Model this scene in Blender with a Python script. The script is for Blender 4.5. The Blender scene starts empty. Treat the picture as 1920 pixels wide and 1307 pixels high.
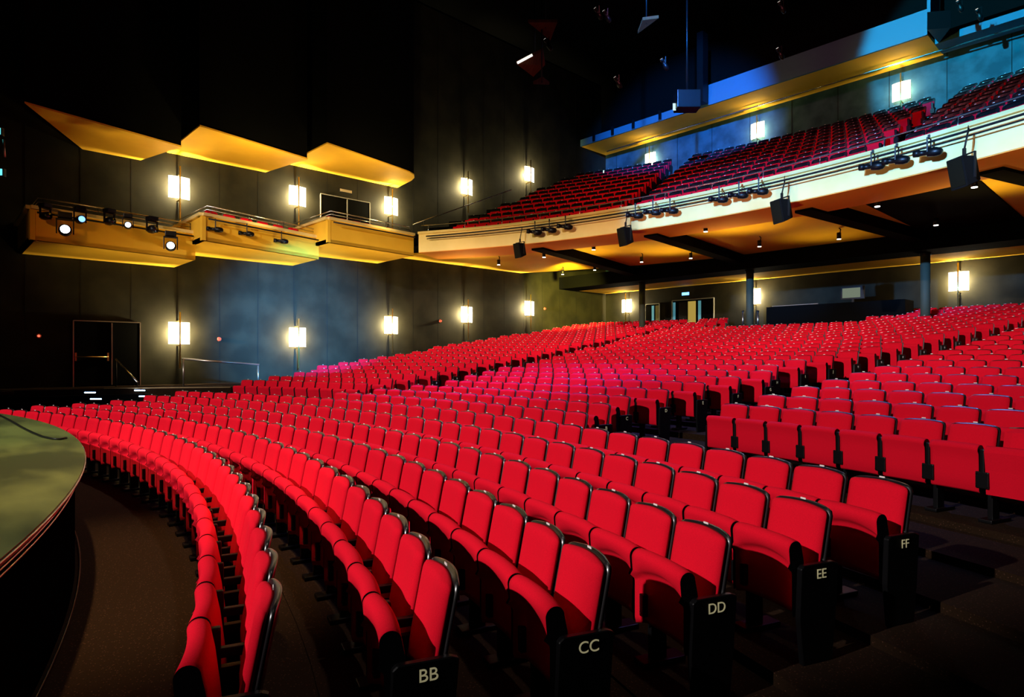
import bpy, bmesh, math, random
from mathutils import Vector, Matrix
from math import sin, cos, pi, tan, atan, atan2, sqrt, hypot
random.seed(7)
sc = bpy.context.scene
C = sc.collection

# ------------------------------------------------------------------ camera
CX, CY, CZ = 10.395, 17.71, 2.08      # hall frame: x across, y towards the back wall, z up; all rows are arcs about the origin
A0 = 0.82; F = 1180.5; YH = 671.4
cam = bpy.data.cameras.new('camera'); camo = bpy.data.objects.new('camera', cam); C.objects.link(camo)
camo.location = (CX, CY, CZ); camo.rotation_euler = (pi/2, 0, A0)
cam.sensor_width = 36; cam.sensor_fit = 'HORIZONTAL'; cam.lens = F/1920*36
cam.shift_y = (YH-653.5)/1920; cam.clip_end = 200; cam.clip_start = .05
sc.camera = camo

# ------------------------------------------------------------------ colour management and world
sc.view_settings.view_transform = 'Standard'; sc.view_settings.look = 'None'
sc.view_settings.exposure = 0; sc.view_settings.gamma = 1; sc.view_settings.use_curve_mapping = False
w = bpy.data.worlds.new('world'); sc.world = w; w.use_nodes = True
w.node_tree.nodes['Background'].inputs[0].default_value = (.02, .025, .04, 1)
w.node_tree.nodes['Background'].inputs[1].default_value = .03
sc.cycles.use_denoising = True
sc.cycles.max_bounces = 5; sc.cycles.diffuse_bounces = 3; sc.cycles.glossy_bounces = 2
sc.cycles.sample_clamp_indirect = 4

# ------------------------------------------------------------------ lights of the hall and added fills
def spot(name, loc, tgt, power, col, size=60, blend=.5, rad=.2):
    l = bpy.data.lights.new(name, 'SPOT'); l.energy = power; l.color = col; l.spot_size = math.radians(size)
    l.spot_blend = blend; l.shadow_soft_size = rad
    o = bpy.data.objects.new(name, l); C.objects.link(o); o.location = loc
    o.rotation_euler = (Vector(tgt)-Vector(loc)).to_track_quat('-Z', 'Y').to_euler(); return o
# stage wash from deep on the stage; an unseen black flag added over the stage cuts it off the balcony and ceiling
spot('stage_wash', (4, 2, 11.5), (-1.2, 26.5, 3.4), 16800, (1, .9, .88), 54, .15, .15)
for tx, p in ((-13, 25000), (-3, 25000), (6, 20000)): spot('rear_stalls_fill', (4, 2, 11.5), (tx, 42, 3.6), p, (1, .9, .88), 24, 1, .15)  # added to make up for the wash's falloff over the rear rows
spot('stage_floor_light', (-2, 10, 10.5), (-.5, 17.3, 1.1), 5200, (.9, 1, .5), 34, .9, .3)
spot('balcony_fill', (1, 31, 18), (-1, 42.5, 9.8), 2500, (1, .2, .24), 86, .6, .3)  # added red light for the balcony seats alone
spot('house_light', (6.0, 22.5, 16.5), (4.6, 21.8, 0), 2600, (1, .85, .72), 32, .9, .3)
spot('house_light', (-2, 24, 16.5), (-3, 24, 0), 4200, (1, .85, .75), 56, .9, .3)
spot('gangway_light', (5, 17.5, 15), (3.4, 19.0, 0), 10500, (1, .66, .34), 22, .9, .2)
spot('follow_spot', (-3, 30, 17.5), (-1.5, 28.5, 0), 45000, (.12, .08, 1), 34, .9, .2)
spot('aisle_rim_light', (5, 31, 13), (3.5, 28, .8), 8000, (.2, .3, 1), 60, .9, .15)  # added cool rim light for the highlights on the seat trims
spot('aisle_rim_light', (2, 34, 6.3), (6, 29, .8), 200, (.8, .75, .8), 60, .9, .15)
# cool accent on the side wall, mint wash on the balcony front, blue washes on the upper back wall
spot('wall_accent', (-4, 25.5, 4.6), (-15.3, 29.3, 3.1), 52000, (.06, .4, 1), 42, 1, .2)
spot('wall_accent', (-9.5, 40, 6.3), (-15.3, 46, 5.3), 15000, (1, .85, .12), 50, .9, .1)
spot('gallery_fill', (4, 12, 8), (-12.2, 23, 5.6), 1900, (1, .5, .14), 19, .6, .2)  # added warm fill for the gallery boxes, source unknown
spot('gallery_fill', (4, 16, 8), (-12.2, 30, 6.8), 5200, (1, .72, .32), 28, .6, .2)
for tx in (-.6, 4.0, 8.2): spot('front_of_house_spot', (6, 4, 9), (tx, 36, 7.35), 74000, (.24, .72, 1.7), 10.5, .8, .12)
for x in (-9, -3, 3, 9): spot('soffit_fill', (x, 31.5, 3.6), (x, 36.6 if abs(x) < 5 else 35.2, 6.6), 330, (1, .55, .25), 80, .9, .1)  # added from below to brighten the orange soffit
# added warm fills thrown up on the canopies and under the gallery boxes
for (a, b, p, sz) in (((-10.6, 24.0, 6.3), (-13.4, 23.4, 9.2), 300, 62), ((-10.5, 26.6, 6.8), (-13.4, 26.4, 9.7), 640, 100), ((-10.5, 31.4, 7.4), (-13.4, 31.4, 10.2), 600, 105),
                      ((-11.0, 22.8, 2.2), (-13.4, 22.9, 5.4), 330, 84), ((-11.2, 26.8, 2.4), (-13.5, 26.8, 5.9), 520, 100), ((-11.3, 31.0, 3.1), (-13.5, 31.0, 6.4), 480, 105)):
    spot('canopy_fill', a, b, p, (1, .78, .3), sz, .9, .15)
spot('front_of_house_spot', (-2, 6, 9), (-7.5, 34, 7.1), 7500, (1, .74, .2), 24, .7, .15)
spot('back_wall_wash', (2, 30, 16.5), (-9.6, 50, 14.0), 70000, (.012, .24, 1), 30, .6, .15)
spot('back_wall_wash', (3, 30, 16.5), (5.2, 50, 14.6), 52000, (.01, .5, .8), 29, .25, .15)
spot('soffit_wash', (-6.5, 44, 13.6), (-7.5, 48.8, 15.2), 120, (1, .8, .25), 100, .9, .1)
spot('soffit_wash', (2, 44, 13.8), (2.3, 48.8, 15.2), 110, (1, .75, .2), 80, .9, .1)
spot('soffit_wash', (-3.4, 44, 13.6), (-3.2, 48.8, 15.2), 60, (1, .75, .2), 80, .9, .1)
for (x, y, p) in ((-8.2, 39.5, 210), (-5.4, 42, 170), (-1.0, 39.5, 190), (.6, 43.5, 70), (6.2, 39.2, 200), (9.6, 41, 150), (-12.3, 36, 180)):
    spot('under_balcony_fill', (x, y, 5.0), (x+.3, y-.3, 7), p, (1, .72, .2), 125, .8, .1)  # added warm fill for the ceiling under the balcony

# ------------------------------------------------------------------ helpers
def at(px, py, dep):
    xc = (px-960)/F*dep; zc = (YH-py)/F*dep
    return Vector((CX - sin(A0)*dep + cos(A0)*xc, CY + cos(A0)*dep + sin(A0)*xc, CZ + zc))
def depth_of(x, y): return -(x-CX)*sin(A0) + (y-CY)*cos(A0)
def pix(x, y, z):
    d = depth_of(x, y); xc = (x-CX)*cos(A0) + (y-CY)*sin(A0)
    return 960 + F*xc/d, YH - F*(z-CZ)/d, d

def mat(name, col, rough=.6, metal=0, spec=.3, emis=None, es=0, noise=None, sheen=0):
    m = bpy.data.materials.new(name); m.use_nodes = True; nt = m.node_tree; b = nt.nodes['Principled BSDF']
    b.inputs['Base Color'].default_value = (*col, 1); b.inputs['Roughness'].default_value = rough
    b.inputs['Metallic'].default_value = metal; b.inputs['Specular IOR Level'].default_value = spec
    if emis: b.inputs['Emission Color'].default_value = (*emis, 1); b.inputs['Emission Strength'].default_value = es
    if noise:
        c2, scale, detail = noise[:3]
        tc = nt.nodes.new('ShaderNodeTexCoord'); n = nt.nodes.new('ShaderNodeTexNoise'); r = nt.nodes.new('ShaderNodeValToRGB')
        mp = nt.nodes.new('ShaderNodeMapping')
        if len(noise) > 3: mp.inputs['Scale'].default_value = noise[3]
        n.inputs['Scale'].default_value = scale; n.inputs['Detail'].default_value = detail
        r.color_ramp.elements[0].position = .38; r.color_ramp.elements[1].position = .62
        r.color_ramp.elements[0].color = (*col, 1); r.color_ramp.elements[1].color = (*c2, 1)
        nt.links.new(tc.outputs['Object'], mp.inputs[0]); nt.links.new(mp.outputs[0], n.inputs['Vector'])
        nt.links.new(n.outputs[0], r.inputs[0]); nt.links.new(r.outputs[0], b.inputs['Base Color'])
    return m
M_red = mat('red_fabric', (.78, .004, .022), .95, 0, .12, noise=((.66, .003, .018), 260, 2))
M_under = mat('red_fabric_shaded', (.55, .003, .014), .95, 0, .08)  # red darkened for the shade under the cushions; left unused
M_black = mat('black_plastic', (.003, .003, .0035), .4, 0, .25)
M_shell = mat('black_lacquer_shell', (.006, .005, .006), .33, 0, .9)
M_dark = mat('black_metal', (.01, .01, .011), .45, .3, .4)
M_shell.node_tree.nodes['Principled BSDF'].inputs['Coat Weight'].default_value = .5
M_shell.node_tree.nodes['Principled BSDF'].inputs['Coat IOR'].default_value = 2.0
M_shell.node_tree.nodes['Principled BSDF'].inputs['Coat Roughness'].default_value = .3
M_plate = mat('number_plate_white', (.85, .83, .8), .35)
M_letter = mat('letter_pale_yellow', (.75, .68, .38), .5, emis=(.75, .68, .38), es=.22)
M_brass = mat('brass', (.85, .62, .22), .3, .9, .5, emis=(1, .7, .2), es=0)
M_steel = mat('steel', (.6, .6, .58), .25, .95)
M_rail = mat('rail_metal', (.55, .5, .42), .3, .9)
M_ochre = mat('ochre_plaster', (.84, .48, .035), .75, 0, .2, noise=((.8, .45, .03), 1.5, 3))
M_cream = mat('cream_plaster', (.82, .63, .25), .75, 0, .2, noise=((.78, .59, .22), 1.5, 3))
M_orange = mat('orange_soffit', (.8, .32, .05), .75, 0, .2)
M_bluetint = mat('blue_tinted_plaster', (.05, .13, .19), .8)  # grey plaster with the blue light on it put into the colour
M_wall = mat('panelled_wall', (.014, .013, .009), .8, 0, .08, noise=((.023, .021, .014), 1.1, 8))
M_wallb = mat('back_wall', (.022, .060, .078), .85, 0, .12, noise=((.04, .10, .125), 1.3, 9))
M_blackwall = mat('black_wall', (.003, .003, .003), .9, 0, .03)
M_groove = mat('panel_groove', (.004, .004, .004), .9)
M_glass = mat('dark_glass', (.01, .01, .012), .08, 0, .8)
def emit(name, col, s):
    m = bpy.data.materials.new(name); m.use_nodes = True; nt = m.node_tree; nt.nodes.clear()
    e = nt.nodes.new('ShaderNodeEmission'); o = nt.nodes.new('ShaderNodeOutputMaterial')
    e.inputs[0].default_value = (*col, 1); e.inputs[1].default_value = s; nt.links.new(e.outputs[0], o.inputs[0]); return m
M_lamp = emit('lit_lamp_glass', (1, .86, .6), 9)
M_lens = emit('lit_lens', (.8, .95, 1), 14)
M_lensb = emit('lit_blue_lens', (.15, .35, 1), 3)
M_down = emit('lit_downlight', (1, .95, .85), 6)
M_led = emit('lit_step_led', (.45, .65, 1), 14)
M_exit = emit('lit_sign', (.1, .35, 1), 5)
M_green = emit('lit_green_sign', (.5, 1, .75), 4)
M_pane = emit('lit_pane', (.9, .62, .12), .45)
M_screen = emit('lit_screen', (.45, .55, .4), .35)
M_cyan = emit('lit_cyan_glass', (.15, .8, .9), 1.4)
M_red_led = emit('lit_red_lamp', (1, .2, .1), 1.2)

def carpet():
    m = bpy.data.materials.new('speckled_carpet'); m.use_nodes = True; nt = m.node_tree; b = nt.nodes['Principled BSDF']
    tc = nt.nodes.new('ShaderNodeTexCoord'); v = nt.nodes.new('ShaderNodeTexVoronoi'); v.inputs['Scale'].default_value = 42
    r = nt.nodes.new('ShaderNodeValToRGB'); r.color_ramp.elements[0].position = .12; r.color_ramp.elements[1].position = .24
    r.color_ramp.elements[0].color = (.11, .05, .028, 1); r.color_ramp.elements[1].color = (.026, .0125, .005, 1)
    n = nt.nodes.new('ShaderNodeTexNoise'); n.inputs['Scale'].default_value = 120
    mx = nt.nodes.new('ShaderNodeMix'); mx.data_type = 'RGBA'; mx.blend_type = 'MULTIPLY'; mx.inputs[0].default_value = .7
    nt.links.new(tc.outputs['Object'], v.inputs['Vector']); nt.links.new(v.outputs['Distance'], r.inputs[0])
    nt.links.new(tc.outputs['Object'], n.inputs['Vector'])
    nt.links.new(r.outputs[0], mx.inputs[6]); nt.links.new(n.outputs[0], mx.inputs[7]); nt.links.new(mx.outputs[2], b.inputs['Base Color'])
    b.inputs['Roughness'].default_value = .95; b.inputs['Specular IOR Level'].default_value = .1; return m
M_carpet = carpet()
M_stage = mat('worn_green_stage_floor', (.028, .036, .011), .5, 0, .25, noise=((.10, .115, .032), 2.2, 14, (.35, .9, 1)))
M_stagewall = mat('stage_front_black', (.002, .002, .002), .8, 0, 0)

def bm_new(): return bmesh.new()
def obj(name, bm, m, parent=None, smooth=False, recalc=True):
    if recalc: bmesh.ops.recalc_face_normals(bm, faces=bm.faces)
    me = bpy.data.meshes.new(name); bm.to_mesh(me); bm.free()
    for x in (m if isinstance(m, (list, tuple)) else [m]): me.materials.append(x)
    if smooth:
        for p in me.polygons: p.use_smooth = True
    o = bpy.data.objects.new(name, me); C.objects.link(o)
    if parent: o.parent = parent
    return o
def tag(o, label, cat, group=None, kind=None):
    o['label'] = label; o['category'] = cat
    if group: o['group'] = group
    if kind: o['kind'] = kind
    return o
def thing(name, label, cat, loc=(0,0,0), rz=0, group=None):
    o = bpy.data.objects.new(name, None); C.objects.link(o); o.location = loc; o.rotation_euler = (0,0,rz)
    o.empty_display_size = .1
    return tag(o, label, cat, group)
def struct(name, bm, m, smooth=False):
    o = obj(name, bm, m, None, smooth); o['kind'] = 'structure'; return o
def box(bm, c, s, rz=0, mi=0, rx=0, ry=0, bev=0):
    M = Matrix.Translation(c) @ Matrix.Rotation(rz, 4, 'Z') @ Matrix.Rotation(rx, 4, 'X') @ Matrix.Rotation(ry, 4, 'Y') @ Matrix.Diagonal((*s, 1))
    r = bmesh.ops.create_cube(bm, size=1, matrix=M)
    fs = set(f for v in r['verts'] for f in v.link_faces)
    for f in fs: f.material_index = mi
    if bev:
        es = set(e for v in r['verts'] for e in v.link_edges)
        g = bmesh.ops.bevel(bm, geom=list(es), offset=bev, segments=2, affect='EDGES', profile=.6)
        for f in g['faces']: f.material_index = mi
    return bm
def tube(bm, pts, r, seg=8, mi=0, cap=True):
    pts = [Vector(p) for p in pts]; rings = []
    rr = r if isinstance(r, (list, tuple)) else [r]*len(pts)
    for i, p in enumerate(pts):
        d = (pts[min(i+1, len(pts)-1)] - pts[max(i-1, 0)]).normalized()
        a = d.orthogonal().normalized() if i == 0 else (pa - d*pa.dot(d)).normalized()
        pa = a; b = d.cross(a)
        rings.append([bm.verts.new(p + (a*cos(2*pi*k/seg) + b*sin(2*pi*k/seg))*rr[i]) for k in range(seg)])
    for i in range(len(rings)-1):
        for k in range(seg):
            f = bm.faces.new((rings[i][k], rings[i][(k+1)%seg], rings[i+1][(k+1)%seg], rings[i+1][k])); f.material_index = mi; f.smooth = True
    if cap:
        for q in (rings[0], rings[-1]):
            f = bm.faces.new(q); f.material_index = mi
    return bm
def prism(bm, poly, z0, z1, mi=0):
    a = [bm.verts.new((x, y, z0)) for x, y in poly]; b = [bm.verts.new((x, y, z1)) for x, y in poly]
    n = len(poly); fs = [bm.faces.new(a[::-1]), bm.faces.new(b)]
    for i in range(n): fs.append(bm.faces.new((a[i], a[(i+1)%n], b[(i+1)%n], b[i])))
    for f in fs: f.material_index = mi
    return bm
def arc_solid(bm, cy, r0, r1, t0, t1, z0, z1, n=40, mi=0):
    """annular slab about (0,cy); z0/z1 bottom and top"""
    V = []
    for i in range(n+1):
        t = t0 + (t1-t0)*i/n
        V.append([bm.verts.new((r*sin(t), cy + r*cos(t), z)) for r, z in ((r0, z0), (r1, z0), (r1, z1), (r0, z1))])
    for i in range(n):
        for k in range(4):
            f = bm.faces.new((V[i][k], V[i][(k+1)%4], V[i+1][(k+1)%4], V[i+1][k])); f.material_index = mi
    bm.faces.new(V[0]).material_index = mi; bm.faces.new(V[-1][::-1]).material_index = mi
    return bm
def text(name, body, size, m, parent, loc, rot, ext=.001):
    cu = bpy.data.curves.new(name, 'FONT'); cu.body = body; cu.size = size; cu.extrude = ext
    cu.align_x = 'CENTER'; cu.align_y = 'CENTER'; cu.materials.append(m)
    key = (body, size)
    if key not in TXT:
        tmp = bpy.data.objects.new('tmp', cu); C.objects.link(tmp); bpy.context.view_layer.update()
        TXT[key] = bpy.data.meshes.new_from_object(tmp.evaluated_get(bpy.context.evaluated_depsgraph_get())); bpy.data.objects.remove(tmp)
        if not TXT[key].materials: TXT[key].materials.append(m)
    o = bpy.data.objects.new(name, TXT[key]); C.objects.link(o); o.parent = parent; o.location = loc; o.rotation_euler = rot
    return o
TXT = {}

# ------------------------------------------------------------------ row layout (radius of seat tops, floor height)
PITCH = .55
FRONT = [('AA', 20.333, 0.0, 28, .387), ('BB', 21.185, 0.01, 30, .3865), ('CC', 22.03, 0.01, 31, .387), ('DD', 22.95, .03, 32, .381), ('EE', 23.82, .11, 33, .379), ('FF', 24.72, .18, 34, .375)]
LET = 'ABCDEFGHIJKLMNOPQRSTUVWXYZ'
def RI(i): return 25.55 + .945*i
HT = [.84, .77, .695, .59, .475, .375, .26, .145, .025, -.085, -.195, -.31, -.435, -.57, -.70, -.815, -.93, -1.06, -1.20, -1.32, -1.46, -1.60, -1.74, -1.87, -2.01, -2.15]
def ZI(i): return 1.10 - HT[i]

rings = [(R, z) for (_, R, z, _, _) in FRONT] + [(RI(i), ZI(i)) for i in range(26)]
# ------------------------------------------------------------------ floor
WX = 15.3; YB = 50.0
bm = bm_new()
edges = [(0, 0.0)] + [(rings[k][0]-.56, rings[k][1]) for k in range(1, len(rings))] + [(55, None)]
def arcpts(R, n=48):
    a = math.asin(min(1, WX/R)) if R > WX else pi/2
    return [(R*sin(-a + 2*a*i/n), R*cos(-a + 2*a*i/n)) for i in range(n+1)]
prism(bm, [(-WX, -2), (WX, -2), (WX, 21), (-WX, 21)], -.4, 0)
for k in range(1, len(edges)-1):
    r0, z = edges[k]; r1 = edges[k+1][0]
    a, b = arcpts(r0), arcpts(r1)
    zp = edges[k-1][1]
    va = [bm.verts.new((x, y, z)) for x, y in a]; vb = [bm.verts.new((x, min(y, YB), z)) for x, y in b]
    vr = [bm.verts.new((x, y, zp-.01)) for x, y in a]
    for i in range(48):
        bm.faces.new((va[i], va[i+1], vb[i+1], vb[i])); bm.faces.new((vr[i], vr[i+1], va[i+1], va[i]))
bm2 = bm
floor = struct('floor', bm2, M_carpet)

# ------------------------------------------------------------------ walls and ceiling
bm = bm_new(); box(bm, (-WX-.15, 24.5, 9.5), (.3, 53, 20)); 
for k in range(-3, 20):
    y = 24.6 + 1.5*k
    if 0 < y < YB: box(bm, (-WX-.002, y, 9.5), (.012, .022, 20), mi=1)
wl = struct('wall_left', bm, [M_wall, M_groove])
bm = bm_new(); box(bm, (WX+.15, 24.5, 9.5), (.3, 53, 20)); struct('wall_right', bm, M_wall)
bm = bm_new(); box(bm, (0, YB+.15, 3.4), (31.2, .3, 7.8)); struct('wall_back', bm, M_wall)
bm = bm_new(); box(bm, (0, YB+.15, 13.4), (31.2, .3, 12.2))
for k in range(-7, 8): box(bm, (1.66-.55 + 2.22*k, YB-.002, 13), (.022, .012, 10), mi=1)
struct('wall_back_balcony', bm, [M_wallb, M_groove])
bm = bm_new(); box(bm, (0, YB-.35, 18.0), (30.5, .3, 3.9)); struct('wall_void_sheet', bm, M_blackwall)  # black sheet added so the void above the bulkhead stays dark
bm = bm_new(); box(bm, (0, 24.5, 19.8), (31.2, 53, .4)); struct('ceiling', bm, M_blackwall)

# ------------------------------------------------------------------ stage
def disc_pts(R, a0=-.92, a1=.92, n=96):
    a0, a1 = max(a0, -.92), min(a1, .92); return [(R*sin(a0+(a1-a0)*i/n), R*cos(a0+(a1-a0)*i/n)) for i in range(n+1)]
st = thing('stage', 'curved black-fronted stage apron with worn green floor', 'stage', (0, 10, 0))
def loc_par(o, p): o.parent = p; o.matrix_parent_inverse = Matrix.Translation(-Vector(p.location)); return o
bm = bm_new(); prism(bm, disc_pts(19.1)+[(15.2, -1.5), (-15.2, -1.5)], 1.06, 1.10); loc_par(obj('stage_floor', bm, M_stage), st)
bm = bm_new(); prism(bm, disc_pts(19.02)+[(15.1, -1.4), (-15.1, -1.4)], .0, 1.06); loc_par(obj('stage_front', bm, M_stagewall), st)
for z, r in ((1.085, 19.105), (1.0, 19.05), (.965, 19.05)):
    bm = bm_new(); tube(bm, [(x, y, z) for x, y in disc_pts(r, -1.4, 1.4, 140)], .007, 6); loc_par(obj('edge_trim', bm, M_rail, None, True), st)
bm = bm_new(); tube(bm, [(x, y, .03) for x, y in disc_pts(19.06, -1.4, 1.4, 140)], .01, 6); loc_par(obj('skirting', bm, M_dark, None, True), st)
bm = bm_new()
cp = [(0, 779), (20, 789), (40, 801), (60, 811), (80, 819), (100, 823), (112, 823.5), (124, 821)]
pts = []
for (px, py) in [(-30, 765)] + cp:
    d = F*(CZ-1.11)/(py-YH); pts.append(at(px, py, d))
tube(bm, pts, .015, 8)
tag(obj('cable', bm, M_black, None, True), 'thin black cable lying in a curve on the green stage floor', 'cable')

tag(obj('wash_flag', box(bm_new(), (0, 6, 15.24), (30.4, .08, 8.64)), M_blackwall), 'unseen black flag added across the stage to cut the wash', 'light flag')  # unseen sheet added to keep the stage wash off the balcony
# ------------------------------------------------------------------ seat prototype
def slab(nx, nz, hw, zr, yf, yb, mi=0):
    """closed upholstered slab: front and back grids joined by a rim; hw(v), zr(u,v), yf(u,v), yb(u,v)"""
    bm = bm_new(); G = []
    for side in (yf, yb):
        g = []
        for j in range(nz+1):
            v = j/nz; row = []
            for i in range(nx+1):
                u = -1 + 2*i/nx; row.append(bm.verts.new((u*hw(v), side(u, v), zr(u, v))))
            g.append(row)
        G.append(g)
    for s, g in enumerate(G):
        for j in range(nz):
            for i in range(nx):
                q = (g[j][i], g[j][i+1], g[j+1][i+1], g[j+1][i]); bm.faces.new(q if s == 0 else q[::-1])
    f, b = G
    for i in range(nx):
        bm.faces.new((b[0][i], b[0][i+1], f[0][i+1], f[0][i])); bm.faces.new((f[nz][i], f[nz][i+1], b[nz][i+1], b[nz][i]))
    for j in range(nz):
        bm.faces.new((f[j][0], f[j+1][0], b[j+1][0], b[j][0])); bm.faces.new((b[j][nx], b[j+1][nx], f[j+1][nx], f[j][nx]))
    return bm
def backrest_bm(nx, nz, z0, z1, hwid, thick, puff, y0, corner=.06, crown=.012, curve=.035):
    def hw(v):
        z = v*(z1-z0); t = (z1-z0) - z
        return hwid - (corner - sqrt(max(0, corner**2 - (corner-t)**2)) if t < corner else 0)
    def vv(v): return 1-(1-v)**1.6
    def zr(u, v): return z0 + vv(v)*(z1-z0) + crown*(1-u*u)*vv(v)
    def lean(z): return (z-.95)*.20
    def yc(u, v): return y0 + lean(z0 + vv(v)*(z1-z0)) - curve*u*u
    def hw2(v): return hw(vv(v))
    def yf(u, v):
        e = (1-abs(u)**5)*(1-abs(2*v-1)**7); return yc(u, v) - thick*.35 - (thick*.65+puff)*e
    return slab(nx, nz, hw2, zr, yf, lambda u, v: yc(u, v) + .0)
def shell_bm(nx, nz, extra=0):
    return backrest_bm(nx, nz, .36, .962+extra, .249, .045, 0, .035, .03 if (extra or nx < 8) else .045, .012)
def cushion_bm(seg, nx, flat=False):
    """folded-up cushion: black side cheeks, red wrap over a rounded front roll, hollow underside"""
    bm = bm_new(); hwid = .241 if flat else .258
    # profile in (y,z): underside up, under the overhanging roll, round it, down the seat face
    P = [(-.292, .30), (-.300, .34), (-.300, .46), (-.300, .58), (-.305, .645), (-.335, .672), (-.372, .70)]
    P = P if seg > 6 else [P[0], P[2], P[4], P[6]]
    if flat: P = [(-.335, .30), (-.352, .32), (-.356, .45), (-.358, .60), (-.362, .70)] if seg > 6 else [(-.345, .30), (-.358, .55)]
    for k in range(seg+1):
        a = pi*1.05 - (pi*1.05)*k/seg; P.append((-.325 + .054*cos(a), .735 + .054*sin(a)))
    P += [(-.255, .66), (-.235, .50), (-.215, .32)] if seg > 6 else [(-.22, .32)]
    n = len(P); rows = []
    for i in range(nx+1):
        u = -1 + 2*i/nx; row = []
        for (y, z) in P:
            b = 1-abs(u)**6
            fl = 0 if flat else max(0, (abs(u)-.86)/.14)          # side flanges of the wrap reach forward
            yy = y - (.055*fl if (z < .68 and y < -.28) else 0) - .02*u*u
            zz = z + (.006*b if z > .7 else 0) - (.05*u*u if not flat and .64 < z < .71 and y < -.29 else 0)
            row.append(bm.verts.new((u*hwid, yy, zz)))
        rows.append(row)
    for i in range(nx):
        for k in range(n):
            f = bm.faces.new((rows[i][k], rows[i+1][k], rows[i+1][(k+1)%n], rows[i][(k+1)%n])); f.smooth = True
    for r in (rows[0], rows[-1]):
        f = bm.faces.new(r); f.material_index = 1
    return bm
def standard_bm(seg=True, front=False):
    bm = bm_new()
    if front:
        box(bm, (0, -.36, .63), (.046, .06, .25), bev=.012 if seg else 0); box(bm, (0, -.355, .44), (.125, .07, .17), bev=.01 if seg else 0)
        for q in ((-.05, .5), (.05, .5), (-.05, .38), (.05, .38)):
            if seg: box(bm, (q[0], -.392, q[1]), (.012, .008, .012))
    if seg:
        box(bm, (0, -.30, .60), (.05, .11, .26), bev=.012); box(bm, (0, -.30, .42), (.135, .10, .15), bev=.008)
        box(bm, (0, -.2, .60), (.044, .26, .05), bev=.008)
        box(bm, (0, -.19, .28), (.05, .12, .5), bev=.006); box(bm, (0, -.17, .02), (.13, .34, .035), bev=.008)
    else:
        box(bm, (0, -.30, .60), (.05, .11, .26)); box(bm, (0, -.30, .42), (.135, .10, .15)); box(bm, (0, -.19, .2), (.05, .12, .4)); box(bm, (0, -.2, .60), (.044, .26, .05))
    return bm
def plate_bm():
    return box(bm_new(), (0, -.004, .985), (.045, .004, .012), rx=.0)
def endpanel_bm():
    bm = bm_new()
    pr = [(-.345, .62), (-.32, .64), (-.06, .64), (-.02, .625), (-.05, .30), (-.075, .0), (-.33, .0), (-.355, .3)]
    a = [bm.verts.new((-.02, y, z)) for y, z in pr]; b = [bm.verts.new((.02, y, z)) for y, z in pr]
    bm.faces.new(a); bm.faces.new(b[::-1])
    for i in range(len(pr)): bm.faces.new((a[i], b[i], b[(i+1)%8], a[(i+1)%8]))
    bmesh.ops.bevel(bm, geom=list(bm.edges), offset=.006, segments=1, affect='EDGES')
    return bm
hold = []
def proto(name, bm, m, smooth=True):
    o = obj(name, bm, m, None, smooth); hold.append(o); return o.data
D_back = proto('backrest', backrest_bm(14, 16, .42, .952, .240, .055, .014, .0, .038), M_red)
D_shell = proto('back_shell', shell_bm(14, 10), M_shell)
D_cush = proto('cushion', cushion_bm(12, 14), [M_red, M_black], False)
D_std = proto('leg', standard_bm(), M_black, False)
D_cushf = proto('cushion', cushion_bm(12, 14, True), [M_red, M_black], False)
D_stdf = proto('leg', standard_bm(True, True), M_black, False)
D_plate = proto('number_plate', plate_bm(), M_plate, False)
D_end = proto('end_panel', endpanel_bm(), M_black, False)
D_bolt = proto('bolt', box(box(bm_new(), (0, -.357, .46), (.012, .006, .012)), (.04, -.354, .37), (.008, .004, .008)), M_steel, False)
for o in hold: bpy.data.objects.remove(o)

def inst(name, data, parent, loc=(0,0,0), rot=(0,0,0)):
    o = bpy.data.objects.new(name, data); C.objects.link(o); o.parent = parent; o.location = loc; o.rotation_euler = rot; return o
def seat_at(R, th, z, label, group, first, last, letters):
    t = thing('theatre_seat', label, 'seat', (R*sin(th), R*cos(th), z), -th, group)
    fr = len(letters) == 2
    inst('cushion', D_cush if fr else D_cushf, t); inst('backrest', D_back, t)
    s = inst('back_shell', D_shell, t); inst('number_plate', D_plate, s)
    if last: p = inst('end_panel', D_end, t, (PITCH/2+.012, 0, 0))
    else: inst('bolt', D_bolt, inst('leg', D_std if fr else D_stdf, t, (PITCH/2, 0, 0)))
    if last and letters:
        text('row_letters', letters, .088 if len(letters) == 2 else .085, M_letter, p, (.0225, -.175, .572), (pi/2, 0, pi/2))
    if first: inst('end_panel', D_end, t, (-PITCH/2-.012, 0, 0))
    return t

ORD = ['first','second','third','fourth','fifth','sixth','seventh','eighth','ninth','tenth','eleventh','twelfth','thirteenth','fourteenth','fifteenth','sixteenth','seventeenth','eighteenth','nineteenth','twentieth','twenty-first','twenty-second','twenty-third','twenty-fourth','twenty-fifth','twenty-sixth','twenty-seventh','twenty-eighth','twenty-ninth','thirtieth','thirty-first','thirty-second','thirty-third','thirty-fourth','thirty-fifth']
seats = []   # R, th, z, label, group, first(left end), last(right end), letters
for (nm, R, z, n, tr) in FRONT:
    for k in range(n):
        th = tr - (k+.5)*PITCH/R
        lab = f'red tip-up seat, {ORD[k]} from the lettered aisle end of front row {nm}' if k else f'red tip-up seat at the aisle end of row {nm}, black end panel lettered {nm}'
        seats.append((R, th, z, lab, f'red tip-up seats of front row {nm}', k == n-1, k == 0, nm))
cR = {0: (.161, 15), 1: (.142, 14), 2: (.128, 13), 3: (.130, 14)}
LX = [-10.78, -11.03, -11.24, -11.51, -12.18, -12.47, -12.69, -12.88, -13.08, -13.30, -13.51, -13.71, -13.84, -14.22, -14.4, -14.5, -14.5, -14.45, -14.49, -14.5, -14.5, -14.5, -14.55, -14.6]
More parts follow.
